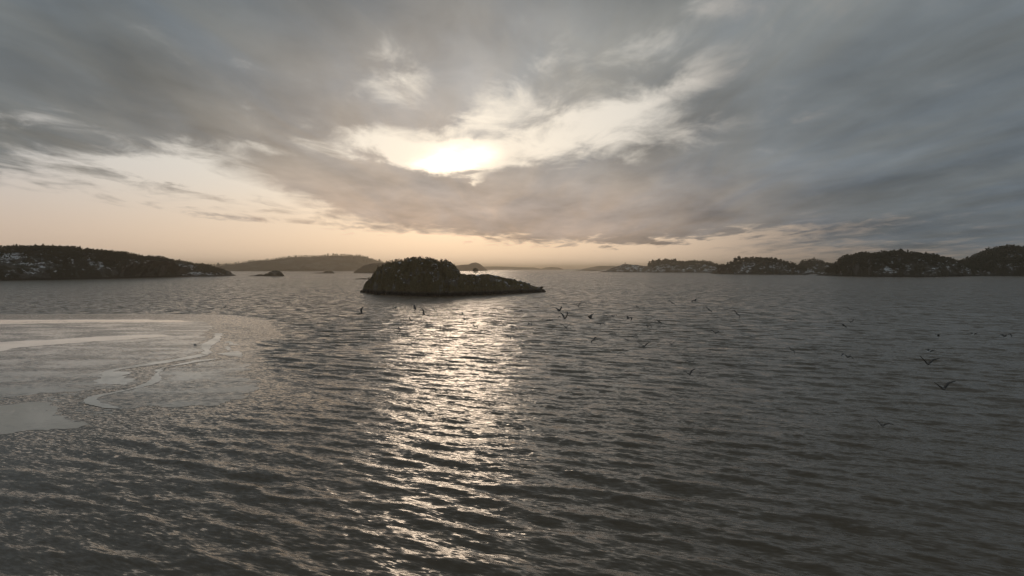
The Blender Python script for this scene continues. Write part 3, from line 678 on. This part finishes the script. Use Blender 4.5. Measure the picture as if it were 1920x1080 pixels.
# loose flakes in the dark leads, past counting
V = []; F = []; k = 0; rg = np.random.default_rng(9)
LEAD = [(0, 745), (120, 738), (235, 727), (150, 745), (160, 760), (240, 772), (380, 765), (340, 780), (220, 795), (140, 792), (100, 772), (60, 756), (0, 757)]
LEAD2 = [(420, 606), (460, 610), (480, 640), (470, 665), (500, 705), (520, 735), (490, 735), (470, 700), (462, 676), (455, 640), (420, 630)]
polys = [np.array([ground(a, c).to_2d()[:] for a, c in q]) for q in (LEAD, LEAD2)]
for pl in polys:
    lo_, hi_ = pl.min(0), pl.max(0); area = (hi_ - lo_).prod()
    cand = rg.uniform(lo_, hi_, (int(area * 1.1), 2)); cand = cand[poly_sd(cand, pl) < 0.3]
    cand = cand[fbm(cand[:, 0] / 4, cand[:, 1] / 4, 8, 3) > 0.05][:900]
    for c in cand:
        m = 6; a = np.sort(rg.uniform(0, 6.283, m)); q = rg.uniform(0.12, 0.42) * rg.uniform(0.6, 1.2, m)
        v = np.stack([c[0] + 1.7 * np.cos(a) * q, c[1] + np.sin(a) * q, np.full(m, 0.012)], 1); w = v.copy(); w[:, :2] += (w[:, :2] - c) * 0.2; w[:, 2] = -0.01
        V.append(np.concatenate([v, w, [[c[0], c[1], 0.013]]]))
        for i in range(m):
            j = (i + 1) % m; F += [[k + 12, k + i, k + j], [k + i, k + m + i, k + m + j], [k + i, k + m + j, k + j]]
        k += 13
tag(obj('ice_flakes', mesh_np('ice_flakes', np.concatenate(V), np.array(F), False), M_ICE_RIPPLED), 'thin broken ice flakes drifting in the dark leads between the sheets', 'ice', kind='stuff')

# ------------------------------------------------------------------ gulls
m_gw, n, b = new_mat('gull_dark_wing'); g = n.new('ShaderNodeTexCoord')
n.put(b.inputs['Base Color'], n.mix(n.noise(g.outputs['Object'], 9.0, 3.0)[0], (0.045, 0.042, 0.040), (0.10, 0.095, 0.09))); b.inputs['Roughness'].default_value = 0.7
m_gb, n, b = new_mat('gull_body'); g = n.new('ShaderNodeTexCoord')
n.put(b.inputs['Base Color'], n.mix(n.noise(g.outputs['Object'], 7.0, 3.0)[0], (0.10, 0.092, 0.082), (0.20, 0.185, 0.17))); b.inputs['Roughness'].default_value = 0.75
m_gp, n, b = new_mat('gull_white_body'); g = n.new('ShaderNodeTexCoord')
n.put(b.inputs['Base Color'], n.mix(n.noise(g.outputs['Object'], 7.0, 2.0)[0], (0.62, 0.62, 0.61), (0.82, 0.82, 0.81))); b.inputs['Roughness'].default_value = 0.7

def gull_mesh(name, l_in, l_out, r_in, r_out, sweep=0.18, white=False, folded=False):
    """one gull, a single continuous mesh: bill, head, body, fan tail, two jointed wings grown from the body.
    l_in / l_out: angles of the inner and outer half of the left wing over the horizontal, degrees; span about 1.35 m; flies along +Y"""
    bm = bmesh.new(); ns = 8
    #        y     half-width half-height  z
    rings = [(0.335, 0.006, 0.006, 0.018), (0.285, 0.016, 0.018, 0.025), (0.245, 0.038, 0.040, 0.034), (0.19, 0.040, 0.044, 0.032), (0.125, 0.060, 0.060, 0.010), (0.02, 0.075, 0.078, 0.0),
             (-0.10, 0.062, 0.060, 0.0), (-0.20, 0.034, 0.030, 0.008), (-0.27, 0.055, 0.010, 0.012), (-0.34, 0.085, 0.006, 0.014)]
    R_ = []
    for (yy, hw, hh, zc) in rings:
        R_.append([bm.verts.new((hw * math.cos(2 * math.pi * (i + 0.5) / ns), yy, zc + hh * math.sin(2 * math.pi * (i + 0.5) / ns))) for i in range(ns)])
    skip = {}
    for k in range(len(R_) - 1):
        for i in range(ns):
            j = (i + 1) % ns
            q = (R_[k][i], R_[k][j], R_[k + 1][j], R_[k + 1][i])
            if k == 4 and i in (7, 3) and not folded: skip[i] = q; continue      # wing roots
            bm.faces.new(q)
    bm.faces.new(R_[0][::-1]); bm.faces.new(R_[-1])
    wing_faces = []
    for side, i, a_in, a_out in ((1, 7, r_in, r_out), (-1, 3, l_in, l_out)) if not folded else ():
        root = skip[i]; prev = list(root); p = Vector((side * 0.065, 0.075, 0.012))
        secs = [(0.09, 0.30, a_in, 0.23, 0.03, 0.01), (0.15, 0.6, a_in, 0.23, 0.024, 0.05), (0.10, 0.9, (a_in + a_out) / 2, 0.215, 0.02, 0.03), (0.12, 1.0, a_out, 0.18, 0.016, -sweep * 0.25), (0.13, 1, a_out, 0.13, 0.012, -sweep * 0.55), (0.09, 1, a_out - 3, 0.035, 0.006, -sweep * 0.5)]
        for (ln, _, a, chord, th, dy) in secs:
            r_ = R(a); p = p + Vector((side * math.cos(r_) * ln, dy, math.sin(r_) * ln))
            up = Vector((-side * math.sin(r_), 0, math.cos(r_)))
            # corner order follows the root quad: front/back and lower/upper
            def corner(v0):
                fr = v0 in (root[0], root[1]) ; upv = v0.co.z > 0.006
                return p + Vector((0, chord * (0.42 if fr else -0.58), 0)) + up * (th * (0.5 if upv else -0.5))
            cur = [bm.verts.new(corner(v0)) for v0 in root]
            for k in range(4):
                f = bm.faces.new((prev[k], prev[(k + 1) % 4], cur[(k + 1) % 4], cur[k])); wing_faces.append(f)
            prev = cur
        wing_faces.append(bm.faces.new(prev))
    if folded:
        for v in bm.verts: v.co.x *= 1.15
        for f in bm.faces:
            if f.calc_center_median().z > 0.03 and f.calc_center_median().y < 0.12: wing_faces.append(f)
    for f in wing_faces: f.material_index = 1
    bmesh.ops.recalc_face_normals(bm, faces=bm.faces)
    for f in bm.faces: f.smooth = True
    me = bpy.data.meshes.new(name); bm.to_mesh(me); bm.free()
    me.materials.append(m_gp if white else m_gb); me.materials.append(m_gw); return me

POSE = {
    'V': gull_mesh('gull', 46, 34, 46, 34), 'v': gull_mesh('gull', 24, 10, 24, 10), 'U': gull_mesh('gull', 62, 66, 58, 62),
    'M': gull_mesh('gull', 26, -34, 26, -34, 0.3), 'A': gull_mesh('gull', 8, -46, 8, -46, 0.25), 'G': gull_mesh('gull', 6, -8, 6, -8, 0.3),
    'W': gull_mesh('gull', 30, -8, 30, -8, 0.5, True), 'F': gull_mesh('gull', 0, 0, 0, 0, 0, True, True), 'L': gull_mesh('gull', 70, 62, 5, -25),
}
# px, py, span in photo pixels, pose, roll, yaw (0 flies away from us), label
GULLS = [
    (678, 588, 15, 'V', -42, 60, 'leftmost gull of the flock, one wing held steeply up, left of the glitter'),
    (776, 577, 11, 'G', 30, 70, 'gull banking low over the left edge of the glitter, close below the islet'),
    (741, 577, 9, 'G', 10, 80, 'tiny faint gull below the left foot of the islet'),
    (814, 581, 14, 'G', 48, 20, 'gull tilted diagonally, highest over the bright glitter'),
    (794, 590, 13, 'V', 38, 20, 'gull banking with a raised wing just left of the bright glitter'),
    (867, 590, 9, 'v', 25, 60, 'small gull in the brightest part of the glitter path'),
    (771, 602, 9, 'V', 20, 60, 'small gull with raised wing low at the left side of the glitter'),
    (811, 609, 10, 'V', 0, 10, 'small gull with wings in a shallow V left of the glitter'),
    (747, 615, 8, 'A', 25, 60, 'small gull with drooped wing, lowest at the left of the glitter'),
    (783, 614, 13, 'A', 12, 10, 'gull with both wings arched down at the left of the glitter'),
    (871, 600, 13, 'M', 0, 50, 'gull with spread brownish wings in the middle of the glitter'),
    (890, 613, 13, 'M', 15, 30, 'dark gull with bent wings, lowest over the bright glitter'),
    (973, 584, 16, 'A', -4, 15, 'gull with wings arched down just right of the glitter, below the islet tip'),
    (1048, 583, 19, 'V', -12, 55, 'large gull beating one wing high, upper middle of the dense flock'),
    (1057, 569, 11, 'A', 0, 20, 'topmost arched gull above the dense middle of the flock'),
    (1084, 574, 13, 'V', -12, 15, 'gull with wings raised in a V, high on the right of the dense flock'),
    (1029, 601, 15, 'A', 0, 10, 'gull with a smooth downward arch of wings at the left of the dense flock'),
    (1059, 597, 18, 'U', -8, 35, 'dark gull with both wings thrown nearly straight up, centre of the dense flock'),
    (1049, 594, 9, 'G', -15, 40, 'small gull half hidden beside the one with wings thrown up'),
    (992, 608, 12, 'M', 12, 40, 'gull with bent wings between the glitter and the dense flock'),
    (1061, 614, 18, 'V', 0, 0, 'gull with wings in a clean V, lowest in the dense flock'),
    (1108, 597, 11, 'V', -10, 60, 'small gull with raised wings right of the dense flock centre'),
    (1126, 607, 16, 'A', 0, 5, 'dark gull with wings curved down like a bow, right of the clean V gull'),
    (1150, 593, 14, 'M', -10, 40, 'gull flapping over a dark ripple, left of a larger flapping one'),
    (1162, 601, 7, 'G', 10, 50, 'very small gull between two flapping gulls, right of the bow-winged one'),
    (1178, 597, 14, 'M', 8, 60, 'larger gull flapping with head down at the right end of the dense flock'),
    (952, 632, 13, 'M', 20, 35, 'gull with bent wings alone below the glitter side of the flock'),
    (1114, 637, 14, 'G', -38, 30, 'gull gliding with wings on a slant under the flock'),
    (1195, 576, 9, 'G', 42, 20, 'small dark gull banking above the right end of the flock'),
    (1224, 594, 12, 'v', 0, 20, 'gull with wings in a flat V, right of the dense flock'),
    (1237, 604, 11, 'M', 15, 55, 'small gull with one wing bent down, right below the flat V gull'),
    (1215, 612, 13, 'M', 5, 35, 'gull with short bent wings under the flat V gull'),
    (1260, 568, 17, 'G', 34, 10, 'faint gull gliding on a slant, far above the right of the flock'),
    (1303, 564, 15, 'M', -18, 25, 'faint highest gull with ragged wings right of the flock'),
    (1329, 581, 16, 'A', 40, 10, 'dark crescent-shaped gull in mid bank, right of the flock'),
    (1381, 588, 14, 'A', 44, 15, 'faint crescent-shaped gull following the darker crescent one'),
    (1287, 610, 12, 'G', -4, 5, 'gull gliding with wings spread flat, right of the flock'),
    (1341, 624, 25, 'M', 14, 5, 'wide-winged gull with one wing drooping, below the crescent gulls'),
    (1187, 631, 14, 'A', -22, 20, 'gull arched over a ripple just above the big V gull'),
    (1207, 650, 25, 'V', 0, 0, 'big dark gull with wings in a V, below the flock'),
    (1176, 638, 15, 'G', 14, 5, 'gull gliding flat at the upper left of the big V gull'),
    (1259, 646, 17, 'V', 0, 12, 'paler gull with wings in a V, right of the big dark V gull'),
    (1428, 613, 9, 'G', 16, 20, 'tiny gull alone on the open grey water right of the crescents'),
    (1410, 632, 11, 'G', 18, 30, 'small gull skimming a dark ripple, under the tiny lone one'),
    (1293, 678, 18, 'A', 6, 10, 'pale gull with wings arched down, upper of a pair in open water'),
    (1293, 702, 23, 'V', -8, 15, 'gull with wings in a V, lower of a pair in open water'),
    (1476, 577, 8, 'A', 0, 30, 'tiny gull highest over the dark water on the right'),
    (1483, 599, 14, 'A', 8, 10, 'faint gull with arched wings over the dark right water'),
    (1583, 611, 14, 'M', 22, 45, 'black-looking gull, left of two together over the dark right water'),
    (1595, 604, 14, 'V', 0, 15, 'faint V-winged gull, right of two together over the dark right water'),
    (1594, 580, 12, 'G', 22, 20, 'faint gliding gull above the pair over the dark right water'),
    (1589, 669, 28, 'M', 18, 8, 'gull with long drooping right wing, alone under the pair'),
    (1484, 656, 13, 'A', 40, 20, 'faint banking gull with pale body over the dark right water'),
    (1740, 682, 33, 'V', 7, 4, 'large gull with wings in a wide V, upper of two at lower right'),
    (1769, 729, 36, 'V', -2, 0, 'largest and nearest gull with wings in a V, lower of two at right'),
    (1884, 630, 21, 'M', -8, 60, 'dark heavy gull flapping near the right edge'),
    (1655, 798, 30, 'L', -18, 22, 'lowest gull, pale body with one long wing raised to the right'),
    (1760, 630, 10, 'W', 5, 80, 'white-bodied gull, left of two bright specks near the right edge'),
    (1825, 627, 10, 'W', -5, 75, 'white-bodied gull, right of two bright specks near the right edge'),
    (1743, 659, 11, 'W', 0, 80, 'white-bodied gull skimming the water above the large V gull'),
    (420, 577, 10, 'G', -25, 40, 'faint gull far left over the water beyond the ice'),
]
EXT = {'V': 0.93, 'v': 1.25, 'U': 0.62, 'M': 1.15, 'A': 1.12, 'G': 1.34, 'W': 1.2, 'L': 0.95}
for gi, (px, py, sp, pose, roll, yaw, lab) in enumerate(GULLS):
    sp = sp * (1.1 if sp <= 16 else 0.9)
    full = EXT[pose] * max(0.5, math.cos(R(yaw)) * math.cos(R(roll)) + 0.3 * math.sin(R(yaw)))
    d = float(np.clip(full * 1.05 * FPX / sp, 0.35 * H * FPX / (py - YH), (H - 1.0) * FPX / (py - YH)))
    o = obj('gull', POSE[pose]); o.location = at(px, py, d)
    k = float(np.clip(sp * d / FPX / full, 0.9, 1.15)); o.scale = (k, k, k)
    o.rotation_mode = 'XYZ'; o.rotation_euler = Euler((R(16 if pose in 'GAM' else 8), R(roll), R(-yaw if gi % 3 else yaw)), 'XYZ')
    tag(o, lab, 'gull', 'gulls over the water')
p = ground(366, 647); o = obj('gull', POSE['F']); o.location = (p.x, p.y, 0.11); o.scale = (1.6, 1.6, 1.6); o.rotation_euler = (0, 0, R(70))
tag(o, 'tiny dark gull resting on the rippled ice sheet', 'gull', 'gulls over the water')

# ------------------------------------------------------------------ haze
m_haze = bpy.data.materials.new('haze'); m_haze.use_nodes = True; ht = m_haze.node_tree; ht.nodes.clear()
pv = ht.nodes.new('ShaderNodeVolumePrincipled'); pv.inputs['Color'].default_value = (1.0, 0.87, 0.70, 1); pv.inputs['Density'].default_value = HAZE_DENSITY; pv.inputs['Anisotropy'].default_value = 0.78
ho = ht.nodes.new('ShaderNodeOutputMaterial'); ht.links.new(pv.outputs[0], ho.inputs['Volume'])
bm = bmesh.new(); bmesh.ops.create_cube(bm, size=1.0)
for v in bm.verts: v.co = Vector((v.co.x * 94000, v.co.y * 94000, -3.0 if v.co.z < 0 else 108.0))
me = bpy.data.meshes.new('haze'); bm.to_mesh(me); bm.free()
tag(obj('haze', me, m_haze), 'thin warm sea haze over the whole water', 'haze', kind='stuff')
